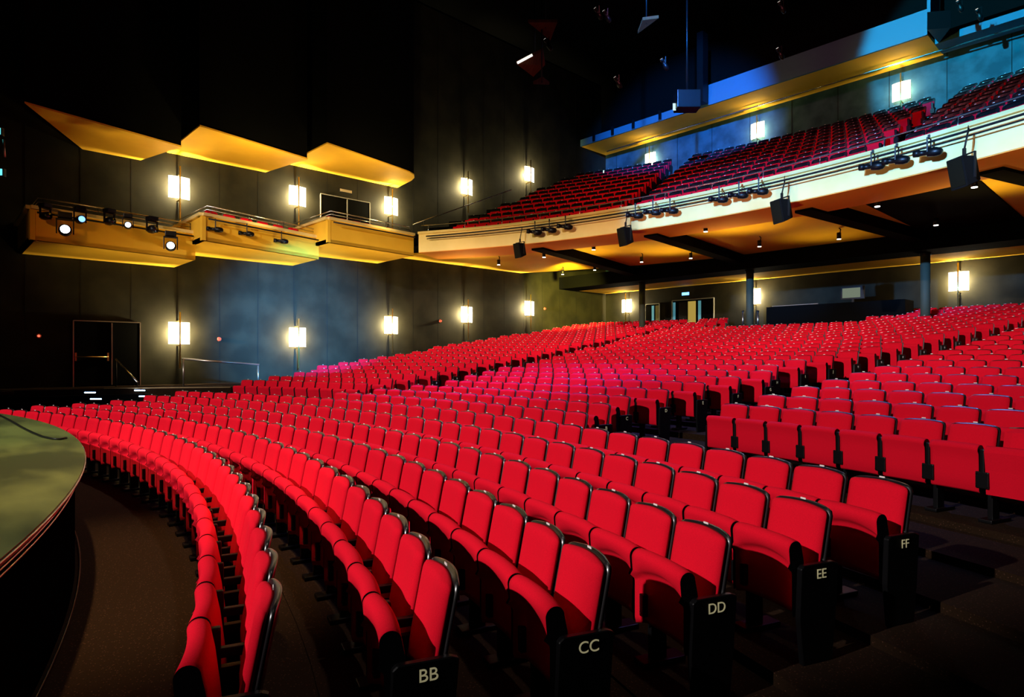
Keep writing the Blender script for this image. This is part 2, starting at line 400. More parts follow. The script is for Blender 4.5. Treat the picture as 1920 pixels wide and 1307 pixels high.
cx_end = [4.11, 3.76, 3.44, 3.66, 3.90, 4.16, 4.41, 4.10, 4.35, 4.63, 4.88, 5.12, 5.35, 5.60, 5.86, 6.0, 6.22, 6.5, 6.7, 6.9, 7.1, 7.2, 7.3, 7.4, 7.5, 7.6]
for i in range(26):
    R, z = RI(i), ZI(i)
    te = math.asin(cx_end[i]/R); n = round(2*te*R/PITCH)
    for k in range(n):
        th = te - (k+.5)*PITCH/R; x = R*sin(th)
        if i >= 21 and -5.9 < x < 1.5: continue
        if i in (22, 23) and min(abs(x+9.9), abs(x+3.9), abs(x-3.45)) < .55: continue
        lab = (f'red tip-up seat in the middle block, row {LET[i]}, {ORD[k]} from its lettered end' if k else f'red tip-up seat ending middle block row {LET[i]}, black panel lettered {LET[i]}')
        seats.append((R, th, z, lab, f'red tip-up seats of middle block row {LET[i]}', k == n-1, k == 0, LET[i]))
    if i < 2: continue
    ts = .198 - .0012*(i-2)
    tl = math.asin(-LX[i-2]/R); n = int((tl-ts+.004)*R/PITCH)
    if i == 25: n -= 1
    for k in range(n):
        th = -ts - (k+.5)*PITCH/R
        if i in (22, 23) and abs(R*sin(th)+9.9) < .55: continue
        seats.append((R, th, z, f'red tip-up seat in block by the lamp wall, row {LET[i]}, {ORD[k]} from the aisle', f'red tip-up seats of wall-side block row {LET[i]}', k == n-1, k == 0, LET[i]))
    for k in range(n+6):
        th = ts + (k+.5)*PITCH/R
        px = pix(R*sin(th), R*cos(th), z+.9)[0]
        if px > 2080: break
        lab = (f'red tip-up seat in block right of the aisle, {ORD[i-2]} row, {ORD[k]} from the aisle')
        seats.append((R, th, z, lab, f'red tip-up seats of right-hand block, {ORD[i-2]} row', k == 0, False, LET[i]))
# the 300 that show largest are objects, the rest one mass
def size_key(s):
    x, y = s[0]*sin(s[1]), s[0]*cos(s[1]); px, py, d = pix(x, y, s[2]+.9)
    if px > 1935 or py > 1400: return 1e9
    vis = 1.0 if s[7] in ('AA', 'BB', 'CC', 'DD', 'EE', 'FF') else 1.0
    return d*vis
order = sorted(range(len(seats)), key=lambda j: size_key(seats[j]))
ind = set(order[:300])
for j in sorted(ind): seat_at(*seats[j])

def mass(name, items, bms, mats, label, cat, group=None):
    """items: (x,y,z,rz); bms: list of (bmesh, material offset map)"""
    V, Fc, MI = [], [], []; src = []
    for bm, mp in bms:
        bm.verts.index_update(); src.append(([v.co.copy() for v in bm.verts], [([v.index for v in f.verts], mp[f.material_index]) for f in bm.faces]))
    for (x, y, z, rz, s) in items:
        cs, sn = cos(rz), sin(rz)
        for (vs, fs) in (src if s is None else [src[k] for k in s]):
            o = len(V)
            V += [(x + v.x*cs - v.y*sn, y + v.x*sn + v.y*cs, z + v.z) for v in vs]
            for f, m in fs: Fc.append([o+a for a in f]); MI.append(m)
    me = bpy.data.meshes.new(name); me.from_pydata(V, [], Fc); 
    for m in mats: me.materials.append(m)
    me.polygons.foreach_set('material_index', MI); me.update()
    o = bpy.data.objects.new(name, me); C.objects.link(o); tag(o, label, cat, group, 'stuff'); return o
def lowseat(extra=0):
    b = backrest_bm(6, 5, .40, .955 - extra*.5, .238, .055, .016, 0, .02, .008); s = shell_bm(6, 5, extra); c = cushion_bm(5, 2, True)
    for q in (b, s, c): bmesh.ops.recalc_face_normals(q, faces=q.faces)
    st_ = standard_bm(False, True); pl = plate_bm(); 
    if extra: 
        for v in pl.verts: v.co.z += extra
    e = endpanel_bm()
    for v in e.verts: v.co.x += PITCH/2+.012
    e2 = e.copy()
    for v in e2.verts: v.co.x -= PITCH+.024
    for v in st_.verts: v.co.x += PITCH/2
    lp = box(bm_new(), (PITCH/2+.036, -.17, .57), (.004, .04, .05))
    return [(b, [0]), (s, [1]), (c, [0, 1]), (pl, [2]), (st_, [1]), (e, [1]), (e2, [1]), (lp, [2])]
items = []
for j, s in enumerate(seats):
    if j in ind: continue
    sel = [0, 1, 2, 3] + ([5, 7] if s[6] else [4]) + ([6] if s[5] else [])
    items.append((s[0]*sin(s[1]), s[0]*cos(s[1]), s[2], -s[1], sel))
mass('stalls_seating', items, lowseat(), [M_red, M_shell, M_plate], 'mass of smaller red tip-up seats rising through the rear stalls', 'seating')
# letters on the further end panels of the middle block
for j, s in enumerate(seats):
    if j not in ind and s[6] and 'middle' in s[3] and s[0] < 36:
        pass

# ------------------------------------------------------------------ side landing, steps and rails
bm = bm_new(); prism(bm, [(-15.3, 19), (-13.75, 19.6), (-12.9, 22.8), (-11.45, 25.2), (-11.9, 26.9), (-15.3, 28.2)], 0, 1.1)
struct('floor_landing', bm, M_carpet)['label'] = 'side landing'
M_edge = mat('step_edge_strip', (.5, .38, .2), .5)
bm = bm_new(); tube(bm, [(-13.2, 21.9, 1.1), (-12.9, 22.8, 1.1), (-11.45, 25.2, 1.1)], .02, 6)
o = obj('trim_1', bm, M_edge); o['kind'] = 'structure'
for i, (zt, w_) in enumerate(((.92, .3), (.74, .6))):
    bm = bm_new(); prism(bm, [(-13.9, 19.5), (-13.6+w_*.9, 19.6), (-12.75+w_*.9, 22.9), (-13.2, 23)], 0, zt)
    tag(obj('step', bm, M_blackwall), f'{("upper","lower")[i]} dark step with blue lights below the side landing', 'step')
def ledlight(px, py, z, lab):
    p = at(px, py, F*(CZ-z)/(py-YH))
    t = thing('step_light', lab, 'light', p, 0, 'blue step lights by the side door')
    o = inst('housing', obj_data('housing', box(bm_new(), (0, 0, 0), (.14, .05, .05)), M_dark), t, rot=(0, 0, A0))
    inst('lens', obj_data('lens', box(bm_new(), (0, -.03, 0), (.34, .012, .03)), M_led), t, rot=(0, 0, A0))
def obj_data(name, bm, m, smooth=False):
    o = obj(name, bm, m, None, smooth); d = o.data; bpy.data.objects.remove(o); return d
ledlight(170, 736, 1.01, 'blue-white step light, upper of the left pair')
ledlight(181, 748, .84, 'blue-white step light, lower of the left pair')
ledlight(263, 732, 1.03, 'blue-white step light, upper of the pair beside the seats')
ledlight(272, 743, .90, 'blue-white step light, lower of the pair beside the seats')

t = thing('handrail', 'straight grey metal handrail on the landing along the left wall', 'handrail', at(343, 724, 21.8))
L0, L1 = at(341, 673, 21.8), at(486, 684, 23)
def wpart(name, bm, m, par, smooth=True): return loc_par(obj(name, bm, m, None, smooth), par)
wpart('rail', tube(bm_new(), [L0, L1], .035), M_rail, t)
for (p, zb) in ((at(344, 673, 21.8), 1.1), (at(484, 683.5, 23), .9)): wpart('post', tube(bm_new(), [p, (p.x, p.y, zb)], .03), M_rail, t)
t = thing('handrail', 'short sloping steel stair rail in front of the side door', 'handrail', at(259, 725, 21.5))
q0, q1 = at(218, 674, 21.6), at(258, 717, 20.6)
wpart('rail', tube(bm_new(), [q0, q1], .032), M_steel, t); wpart('post', tube(bm_new(), [q0, (q0.x, q0.y, .8)], .02), M_dark, t); wpart('post', tube(bm_new(), [q1, (q1.x, q1.y, .7)], .02), M_dark, t)

# doors on the side wall
def wallY(px, X=-WX):
    return CY + (CX - X)/tan(A0 - atan((px-960)/F))
def side_door(nm, px0, px1, z0, z1, split, frame_m, bars=False, X=-WX):
    y0, y1 = wallY(px0), wallY(px1); root = obj(nm, box(bm_new(), (X+.02, (y0+y1)/2, (z0+z1)/2), (.05, y1-y0, z1-z0)), M_blackwall); root['kind'] = 'structure'
    bm = bm_new(); 
    for y in (y0, y1): box(bm, (X+.06, y, (z0+z1)/2), (.05, .035, z1-z0))
    box(bm, (X+.06, (y0+y1)/2, z1), (.05, y1-y0, .03)); obj('door_frame', bm, frame_m, root)
    ys = y0 + (y1-y0)*split
    for a, b in ((y0, ys), (ys, y1)):
        lf = obj('door_leaf', box(bm_new(), (X+.06, (a+b)/2, (z0+z1)/2), (.03, b-a-.08, z1-z0-.08)), M_blackwall, root)
        if bars and a == y0:
            obj('push_bar', tube(bm_new(), [(X+.14, a+.05, z0+1.02), (X+.14, b-.12, z0+1.02)], .014), M_brass, lf)
            obj('lock_plate', box(box(bm_new(), (X+.1, a+.06, z0+1.02), (.05, .05, .28)), (X+.1, b-.12, z0+1.02), (.05, .05, .28)), M_brass, lf)
    obj('door_edge', box(bm_new(), (X+.09, ys, (z0+z1)/2), (.03, .03, z1-z0-.1)), frame_m, root)
    return root
side_door('door_1', 137, 262, 1.1, 3.35, .56, M_rail, True)
side_door('door_2', 600, 692, 6.9, 9.22, .52, mat('white_frame', (.3, .28, .25), .5))
def exit_sign(px, py, d, w_, h_, m, lab, rz, body=None):
    t = thing('exit_sign', lab, 'sign', at(px, py, d), rz)
    inst('sign_box', obj_data('sign_box', box(bm_new(), (0, 0, 0), (w_, .07, h_)), M_dark), t)
    inst('sign_face', obj_data('sign_face', box(bm_new(), (0, -.045, 0), (w_*.92, .012, h_*.8)), m), t)
    return t
exit_sign(648, 358.5, 28.05, .62, .14, mat('dim_sign_face', (.5, .42, .3), .6), 'small pale rectangular sign above the upper gallery door', pi/2)
exit_sign(1286, 551, 36.44, .5, .2, M_exit, 'glowing blue sign above the rear stalls doors', 0)
exit_sign(1134, 322, 40.6, .42, .18, M_green, 'glowing green-white sign beside the top balcony rows', .3)
def alarm(px, py, X, lab):
    y = wallY(px); d = depth_of(X, y); p = at(px, py, d)
    t = thing('alarm_lamp', lab, 'lamp', (X, y, p.z), 0)
    bm = bm_new(); bmesh.ops.create_cone(bm, cap_ends=True, segments=14, radius1=.085, radius2=.06, depth=.06, matrix=Matrix.Translation((.04, 0, 0)) @ Matrix.Rotation(pi/2, 4, 'Y'))
    inst('housing', obj_data('housing', bm, mat('red_housing', (.5, .08, .04), .4)), t)
    bm = bm_new(); bmesh.ops.create_uvsphere(bm, u_segments=12, v_segments=8, radius=.04, matrix=Matrix.Translation((.085, 0, 0)))
    inst('lens', obj_data('lens', bm, M_red_led, True), t)
alarm(72, 630, -WX, 'round red alarm lamp on the dark wall left of the side door')
alarm(411, 636, -WX, 'round red alarm lamp on wall between first two lower lamps')
alarm(825.5, 602, -WX, 'round red alarm lamp on wall before the fourth lower lamp')
alarm(1021, 579, -WX, 'round red alarm lamp on wall right of the fifth lower lamp')

# ------------------------------------------------------------------ wall lamps
def shade_bm():
    bm = bm_new(); H = .80; W2 = .36; n = 8
    for s in (-1, 1):
        for face in (0, 1):
            pass
        A = [[bm.verts.new((s*(.02 + (W2-.02)*i/n), -.33 + .07*(i/n)**2 + dy, z)) for i in range(n+1)] for dy, z in ((0, -H/2), (0, H/2), (.02, H/2), (.02, -H/2))]
        for i in range(n):
            for k in range(4): bm.faces.new((A[k][i], A[k][i+1], A[(k+1)%4][i+1], A[(k+1)%4][i]))
        bm.faces.new([A[k][0] for k in range(4)]); bm.faces.new([A[k][n] for k in range(4)][::-1])
    return bm
D_shade = obj_data('lamp_shade', shade_bm(), M_lamp)
def sconce(x, y, z, nx, ny, label, group, up=.78+.0, dn=1.3, glow=620, upl=0):
    rz = atan2(ny, nx) + pi/2       # local -Y points off the wall
    t = thing('wall_lamp', label, 'lamp', (x, y, z), rz, group)
    inst('lamp_shade', D_shade, t)
    g = bpy.data.lights.new('lamp_halo_fill', 'POINT'); g.energy = glow; g.color = (1, .82, .42); g.shadow_soft_size = .05  # added behind the shade for the halo on the wall
    go = bpy.data.objects.new('lamp_halo_fill', g); C.objects.link(go); go.parent = t; go.location = (0, -.235, 0)
    if upl:
        g = bpy.data.lights.new('lamp_soffit_fill', 'SPOT'); g.energy = upl; g.color = (1, .78, .38); g.spot_size = 2.3; g.spot_blend = 1; g.shadow_soft_size = .08  # added spot to brighten the soffit above the lamp
        go = bpy.data.objects.new('lamp_soffit_fill', g); C.objects.link(go); go.parent = t; go.location = (0, -.45, .45); go.rotation_euler = (pi+.45, 0, 0)
    inst('pole', obj_data('pole', tube(bm_new(), [(0, -.365, -dn), (0, -.365, up)], .03, 8), M_brass, True), t)
    for zz in (-.46, .46): inst('bracket', obj_data('bracket', box(bm_new(), (0, -.175, zz), (.05, .37, .03)), M_brass), t)
lowz = [3.0, 2.95, 3.62, 4.33, 4.90]; upz = [8.38, 8.87, 9.2, 10.95, 12.5]
ordn = ['first', 'second', 'third', 'fourth', 'fifth']
for k in range(5):
    y = 24.6 + 4.55*k
    sconce(-WX, y, lowz[k], 1, 0, f'glowing brass-poled lamp on side wall, {ordn[k]} from the stage in the lower row', 'lower wall lamps', upl=[0, 0, 0, 40, 40][k])
    sconce(-WX, y, upz[k], 1, 0, f'glowing brass-poled lamp on side wall, {ordn[k]} from the stage in the upper row', 'upper wall lamps', dn=1.35, upl=[30, 60, 60, 0, 0][k])
for k, (x, l) in enumerate(((-13.45, 'glowing wall lamp at rear corner beside the first column'), (-5.2, 'glowing wall lamp half hidden behind the middle column'), (3.8, 'glowing wall lamp in the dark right of the sound booth'))):
    sconce(x, YB, 5.33, 0, -1, l, 'rear lower wall lamps', upl=30)
for k, (x, l) in enumerate(((-11.7, 'leftmost glowing lamp on the blue wall above the balcony seats'), (-5.0, 'middle glowing lamp on the blue wall above the balcony seats'), (1.66, 'rightmost glowing lamp on the blue wall above the balcony seats'))):
    sconce(x, YB, 14.05, 0, -1, l, 'balcony wall lamps', dn=1.25, upl=60, glow=100)

# ------------------------------------------------------------------ main balcony
BC = 11.2
tL, tR = -.500, .62
bal = thing('balcony', 'curved cream-fronted balcony with ochre soffit spanning above the rear stalls', 'balcony', (0, 36, 0))
def bpart(name, bm, m, smooth=False): return loc_par(obj(name, bm, m, None, smooth), bal)
bpart('front_panel', arc_solid(bm_new(), BC, 25.0, 25.2, tL, tR, 6.6, 7.36, 90), M_cream)
bpart('ledge', arc_solid(bm_new(), BC, 24.9, 25.45, tL, tR, 7.36, 7.46, 90), M_cream)
bpart('soffit', arc_solid(bm_new(), BC, 25.02, 26.95, tL, tR, 6.58, 6.72, 90), M_orange)
bpart('under_ceiling', arc_solid(bm_new(), BC, 26.9, 34.7, -.62, .62, 6.88, 6.95, 60), M_ochre)
bm = bm_new(); box(bm, (0, 48.45, 6.26), (30.5, 2.9, .06)); bpart('rear_under_ceiling', bm, M_ochre)
bm = bm_new(); box(bm, (0, 46.3, 6.55), (30.5, 1.6, .7)); bpart('bulkhead', bm, M_blackwall)
NB = 10
def BR(k): return 26.0 + 1.1*k
def BZ(k): return 6.93 + .50*k
bm = bm_new()
for k in range(NB):
    ta = -math.asin(min(.999, 15.2/BR(k))); arc_solid(bm, BC, BR(k)-.65, BR(k)+.6 if k < NB-1 else 38.5, ta, -ta, BZ(k)-.5 if k else 6.96, BZ(k), 50)
bpart('stepped_floor', bm, M_blackwall)
bm = bm_new(); tube(bm, [(25.25*sin(a), BC+25.25*cos(a), 7.78) for a in [tL+(tR-tL)*i/80 for i in range(81)]], .02, 8); bpart('handrail', bm, M_steel, True)
bm = bm_new()
for i in range(17):
    a = tL + (tR-tL)*(i+.2)/16.3; tube(bm, [(25.2*sin(a), BC+25.2*cos(a), 7.45), (25.25*sin(a), BC+25.25*cos(a), 7.78)], .012, 6)
bpart('rail_brackets', bm, M_steel, True)
for (dr, z, r) in ((24.72, 7.20, .03), (24.78, 7.10, .018)):
    bm = bm_new(); tube(bm, [(dr*sin(a), BC+dr*cos(a), z) for a in [tL+.02+(tR-tL)*i/80 for i in range(81)]], r, 8); bpart('lighting_pipe', bm, M_dark, True)
# radial beams
for (x0, y0, x1, y1) in ((-7.7, 36.0, -9.9, 45.6), (-2.9, 37.0, -3.9, 45.6), (2.5, 37.1, 3.45, 45.6), (7.2, 36.3, 9.9, 45.6)):
    d = Vector((x1-x0, y1-y0, 0)); n_ = Vector((-d.y, d.x, 0)).normalized()*.27; a = Vector((x0, y0, 0)); b = Vector((x1, y1, 0))
    prism(bm := bm_new(), [tuple((a-n_)[:2]), tuple((b-n_)[:2]), tuple((b+n_)[:2]), tuple((a+n_)[:2])], 6.5, 6.9); bpart('beam', bm, M_blackwall)
# black sheet put in for the shade of the unlit ceiling bay
bm = bm_new(); box(bm, (5.1, 41.6, 6.86), (3.0, 7.4, .04)); bpart('unlit_bay_sheet', bm, M_blackwall)

# columns
for (px, lab) in ((1204, 'slim grey-green column nearest the lamp wall'), (1406, 'middle slim column in front of a glowing lamp'), (1735, 'dark column right of the sound booth')):
    a = atan((px-960)/F)-A0; x = CX + (46.4-CY)*tan(a)
    zf = 2.9
    t = thing('column', lab, 'column', (x, 46.4, zf))
    inst('shaft', obj_data('shaft', tube(bm_new(), [(0, 0, 0), (0, 0, 6.2-zf)], .17, 20), mat('column_paint', (.05, .058, .038), .7), True), t)
    inst('collar', obj_data('collar', tube(bm_new(), [(0, 0, 6.1-zf), (0, 0, 6.21-zf)], .2, 20), M_dark, True), t)

# downlights
dl = [(1113, 469), (1020, 483), (1055, 515), (1115, 507), (1203, 492), (1295, 485), (1323, 435), (1424, 463), (1573, 449), (1645, 388), (1755, 423), (1827, 352), (935, 497)]
D_can = obj_data('housing', tube(bm_new(), [(0, 0, .02), (0, 0, .25)], .075, 14), M_black, True)
D_arm = obj_data('hook', tube(bm_new(), [(.03, 0, .2), (.06, 0, .36), (0, 0, .42)], .02, 6), M_black, True)
D_dl = obj_data('lens', tube(bm_new(), [(0, 0, .0), (0, 0, .018)], .07, 14), M_down, True)
names = ['above the wall-side block', 'near the balcony front corner', 'beside the side wall', 'near the first beam tip', 'right of the first beam', 'before the second column', 'just behind the balcony soffit', 'above the middle column', 'in the dark bay above the booth', 'in the dark bay by the soffit', 'in the far lit bay, rear', 'in the far lit bay beside the speaker', 'nearest the side gallery']
for (px, py), nm in zip(dl, names):
    d = F*(6.46-CZ)/(YH-py)
    t = thing('downlight', f'small black ceiling downlight with white glow, {nm}', 'light', at(px, py, d), 0, 'downlights under the balcony')
    inst('housing', D_can, t); inst('hook', D_arm, t); inst('lens', D_dl, t)

# ------------------------------------------------------------------ balcony seats (own kind: black head band)
def lerp(a, b, t): return a + (b-a)*t
bseats = []
for k in range(NB):
    t_ = k/(NB-1); R = BR(k)
    lims = [(lerp(-11.4, -13.4, t_), lerp(-3.95, -7.9, t_), 'left'), (lerp(-3.3, -6.9, t_), lerp(4.5, 3.8, t_), 'middle'), (lerp(5.3, 4.5, t_), 15, 'right')]
    for (xa, xb, blk) in lims:
        ta, tb = math.asin(xa/R), math.asin(min(xb, 12.5)/R)
        n = int((tb-ta)*R/PITCH + .3)
        for q in range(n):
            th = (tb - (q+.5)*PITCH/R) if blk == 'left' else (ta + (q+.5)*PITCH/R)
            x, y = R*sin(th), BC + R*cos(th); px = pix(x, y, BZ(k)+.9)[0]
            if px > 2000 or px < 0: continue
            e = (q == 0)
            bseats.append((x, y, BZ(k), -th, [0, 1, 2, 3] + ([5] if (blk == 'left' and e) else [4])))
mass('balcony_seating', bseats, lowseat(.085), [M_red, M_black, M_plate], 'banks of small red tip-up seats rising steeply on the balcony', 'seating')

# ------------------------------------------------------------------ side gallery boxes
def quad_box(nm, lab, p0, p1, z0, z1, yend, ystart):
    """p0,p1 = inner front corners (x,y) stage side and rear; reaches the side wall"""
    t = thing(nm, lab, 'balcony box', (-14, (p0[1]+p1[1])/2, z0), 0, 'side gallery boxes along the lamp wall')
    outl = [(-WX, ystart), p0, p1, (-WX, yend)]
    d = Vector((p1[0]-p0[0], p1[1]-p0[1])).normalized(); n_ = Vector((d.y, -d.x))
    wpart('floor_slab', prism(bm_new(), outl, z0, z0+.12), M_ochre, t, False)
    def strip(a, b, th, za, zb, off=0):
        dd = Vector((b[0]-a[0], b[1]-a[1])).normalized(); nn = Vector((dd.y, -dd.x))
        q = [Vector(a)+nn*off, Vector(b)+nn*off, Vector(b)-nn*(th-off), Vector(a)-nn*(th-off)]
        return prism(bm_new(), [tuple(v) for v in q], za, zb)
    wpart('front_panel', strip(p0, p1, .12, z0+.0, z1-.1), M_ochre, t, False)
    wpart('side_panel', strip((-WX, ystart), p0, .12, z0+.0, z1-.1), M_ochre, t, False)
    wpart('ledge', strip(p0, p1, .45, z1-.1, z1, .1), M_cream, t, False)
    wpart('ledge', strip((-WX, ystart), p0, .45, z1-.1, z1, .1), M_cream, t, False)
    rp = [(-WX+.1, ystart+.15, z1+.28), (p0[0]-.15, p0[1]+.2, z1+.28), (p1[0]-.15, p1[1]-.1, z1+.28), (p1[0]-.2, p1[1]-.05, z1)]
    wpart('handrail', tube(bm_new(), rp, .02), M_steel, t)
    wpart('handrail', tube(bm_new(), [(a, b, c-.12) for a, b, c in rp[:3]], .014), M_steel, t)
    for s in (.05, .35, .65, .95):
        x, y = lerp(p0[0], p1[0], s)-.15, lerp(p0[1], p1[1], s)+.1
        wpart('rail_post', tube(bm_new(), [(x, y, z1-.05), (x, y, z1+.28)], .012, 6), M_dark, t)
    pp = [(lerp(p0[0], p1[0], s)+.25, lerp(p0[1], p1[1], s), z1-.22) for s in (.03, .97)]
    wpart('lighting_pipe', tube(bm_new(), pp, .03), M_dark, t)
    return t
boxes = [((-12.0, 19.9), (-12.8, 24.5), 5.45, 6.42, 24.5, 19.9, 'nearest the stage, carrying lit stage lights'),
         ((-11.75, 24.4), (-12.9, 29.05), 5.97, 6.88, 29.05, 24.4, 'middle of the three'),
         ((-11.85, 28.9), (-12.3, 33.1), 6.48, 7.44, 33.1, 28.9, 'joining the main balcony')]
for (p0, p1, z0, z1, ye, ys, lab) in boxes: quad_box('gallery_box', f'ochre side gallery box {lab}', p0, p1, z0, z1, ye, ys)
# box seats: a row of seats behind each ledge
names3 = ['stage-end', 'middle', 'rear']
D_lb, D_ls, D_lc = [obj_data(n, b, m, True) for n, b, m in (('backrest', backrest_bm(6, 5, .40, .955, .238, .055, .016, 0), M_red), ('back_shell', shell_bm(6, 5), M_shell), ('cushion', cushion_bm(8, 2), [M_red, M_black]))]
for bi, (p0, p1, z0, z1, ye, ys, lab) in enumerate(boxes):
    d = Vector((p1[0]-p0[0], p1[1]-p0[1])); L = d.length; d.normalize(); ang = atan2(d.y, d.x)
    for q in range(6):
        s = .55 + q*(L-1.0)/5.6; x, y = p0[0]+d.x*s-.75, p0[1]+d.y*s
        t = thing('theatre_seat', f'red seat behind the ledge of the {names3[bi]} gallery box, {ORD[q]} from the stage', 'seat', (x, y, z0+.12 + (.1 if bi else .0)), ang+pi-pi*0, 'red seats in the side gallery boxes')
        t.rotation_euler = (0, 0, ang)
        inst('backrest', D_lb, t); inst('back_shell', D_ls, t); inst('cushion', D_lc, t)

# upper soffit bays above the galleries
bays = [((-11.75, 19.75), (-12.75, 24.05), 9.2, 23.4, 'first'), ((-11.65, 24.3), (-12.5, 28.4), 9.67, 27.9, 'second'), ((-11.8, 28.85), (-12.9, 33.75), 10.2, 34.2, 'third')]
for bi, (p0, p1, z, ye, nm) in enumerate(bays):
    t = thing('canopy', f'{nm} ochre canopy soffit above the side galleries, counting from the stage', 'canopy', (-14, p0[1], z), 0, 'stepped canopies above the side galleries')
    outl = [(-WX, p0[1]+(1.9 if bi == 0 else -.05)), p0, p1]
    if bi == 2:
        outl = [(-WX, p0[1]-.05), p0, (-12.62, 32.6), (-12.78, 33.2), (-13.0, 33.6), (-13.35, 33.85), (-13.8, 34.0)]
    outl += [(-WX, ye)]
    wpart('soffit', prism(bm_new(), outl, z, z+.05), M_ochre, t, False)
    wpart('upper_front', prism(bm_new(), [(a+(0 if a < -15 else -.04), b) for a, b in outl], z+.05, 19.6), M_blackwall, t, False)

# sloping rail on the balcony side aisle
t = thing('handrail', 'long thin rail sloping up along the balcony side aisle', 'handrail', (-12.8, 33.4, 7.4))
r0, r1 = Vector((-12.8, 33.4, 7.95)), Vector((-12.8, 39.3, 10.55))
wpart('rail', tube(bm_new(), [r0, r1], .022), M_steel, t)
for s in (.1, .5, .9):
    p = r0.lerp(r1, s); wpart('post', tube(bm_new(), [p, (p.x, p.y, p.z-.9)], .015), M_dark, t)

# ------------------------------------------------------------------ ceiling edge above the back wall
t = thing('bulkhead', 'long blue-lit ceiling bulkhead with yellow soffit above the balcony wall', 'bulkhead', (0, 48, 15.2))
wpart('soffit', box(bm_new(), (-6.05, 48.8, 15.28), (18.5, 2.4, .12)), M_ochre, t, False)
wpart('lower_band', box(bm_new(), (-6.05, 47.55, 15.42), (18.5, .12, .4)), M_bluetint, t, False)
wpart('upper_band', box(bm_new(), (-1.9, 47.7, 15.98), (10.2, .12, .72)), M_bluetint, t, False)
wpart('rear_section', box(bm_new(), (9.2, 49.2, 15.35), (12, 1.2, .3)), M_bluetint, t, False)
wpart('end_return', box(bm_new(), (3.25, 48.2, 17.2), (.12, 1.4, 3.2)), M_bluetint, t, False)
wpart('conduit', tube(bm_new(), [(-14.5, 49.1, 15.08), (12, 49.1, 15.08)], .035), M_steel, t)
for px in (1113, 1148, 1187, 1237, 1283):
    a = atan((px-960)/F)-A0; x = CX + (47.4-CY)*tan(a); wpart('hanger', box(bm_new(), (x, 47.42, 15.5), (.14, .1, .5)), M_black, t, False)
a = atan((1317-960)/F)-A0; x = CX+(47-CY)*tan(a)
wpart('post', box(bm_new(), (x, 47.0, 17.0), (.35, .5, 3.6)), M_black, t, False)
wpart('end_bracket', prism(bm_new(), [(3.32, 47.0), (4.0, 47.5), (3.35, 48.6)], 15.2, 15.9), M_black, t, False)

# ------------------------------------------------------------------ stage lights
def profile_light(loc, rz, tilt, lab, group, lens=M_glass, s=1.0):
    t = thing('stage_light', lab, 'stage light', loc, rz, group); t.scale = (s, s, s)
    b = inst('body', D_pb, t, rot=(0, tilt, 0)); inst('lens', obj_data('lens', tube(bm_new(), [(-.29, 0, 0), (-.302, 0, 0)], .075, 14), lens, True), b)
    inst('yoke', D_py, t); inst('clamp', D_pc, t); inst('knob', D_pk, t)
bm = bm_new(); tube(bm, [(-.3, 0, 0), (-.18, 0, 0), (-.17, 0, 0), (-.02, 0, 0), (0, 0, 0), (.16, 0, 0), (.26, 0, 0), (.3, 0, 0)], [.085, .085, .065, .065, .105, .11, .085, .04], 16)
D_pb = obj_data('body', bm, M_black, True)
bm = bm_new(); 
for s in (-1, 1): box(bm, (.02, s*.125, .16), (.03, .008, .34))
box(bm, (.02, 0, .33), (.03, .26, .008)); D_py = obj_data('yoke', bm, M_dark)
bm = bm_new(); box(bm, (.02, 0, .37), (.045, .05, .09)); D_pc = obj_data('clamp', bm, M_dark)
bm = bm_new(); tube(bm, [(.02, .13, 0), (.02, .17, 0)], .022, 10); D_pk = obj_data('knob', bm, M_black, True)
bal_l = [(1002, 435, 0), (1029, 431, 0), (1059, 425, 0), (1190, 404, 1), (1223, 398, 1), (1255, 395, 1), (1347, 374, 1), (1384, 366, 1), (1421, 359, 1), (1635, 312, 0), (1680, 301, 0), (1740, 286, 0)]
def ray_arc(px, R, cy=BC):
    a = atan((px-960)/F)-A0; dx, dy = sin(a), cos(a); ox, oy = CX, CY-cy
    b = ox*dx+oy*dy; c = ox*ox+oy*oy-R*R; tt = -b+sqrt(b*b-c); return CX+tt*dx, CY+tt*dy
grp = ['left trio', 'second trio', 'third trio', 'trio nearest the big right-hand speaker']
for i, (px, py, lit) in enumerate(bal_l):
    x, y = ray_arc(px, 24.6); d = depth_of(x, y); z = CZ + (YH-py)*d/F
    profile_light((x, y, z), -atan2(x, y-BC) + (.5 if i < 9 else .2), .12, f'black stage spotlight under the balcony ledge, {("left","middle","right")[i%3]} of the {grp[i//3]}', 'stage spotlights on the balcony pipe', M_lensb if lit else M_glass, 1.0)
for (x, y, z, n) in ((0, 0, 0, 0),): pass
for i, (px, py, pos) in enumerate(((403, 430, 'left'), (462, 438, 'middle'), (527, 452, 'right'))):
    a = atan((px-960)/F)-A0; s = (i+.9)/4.0; X = lerp(-11.75, -12.9, s)+.35; y = CY + (CX-X)/tan(-a); d = depth_of(X, y)
    profile_light((X, y, CZ+(YH-py)*d/F), 1.2, .05, f'small black stage spotlight on the middle gallery box, {pos} of three', 'spotlights on the middle gallery box', s=.85)

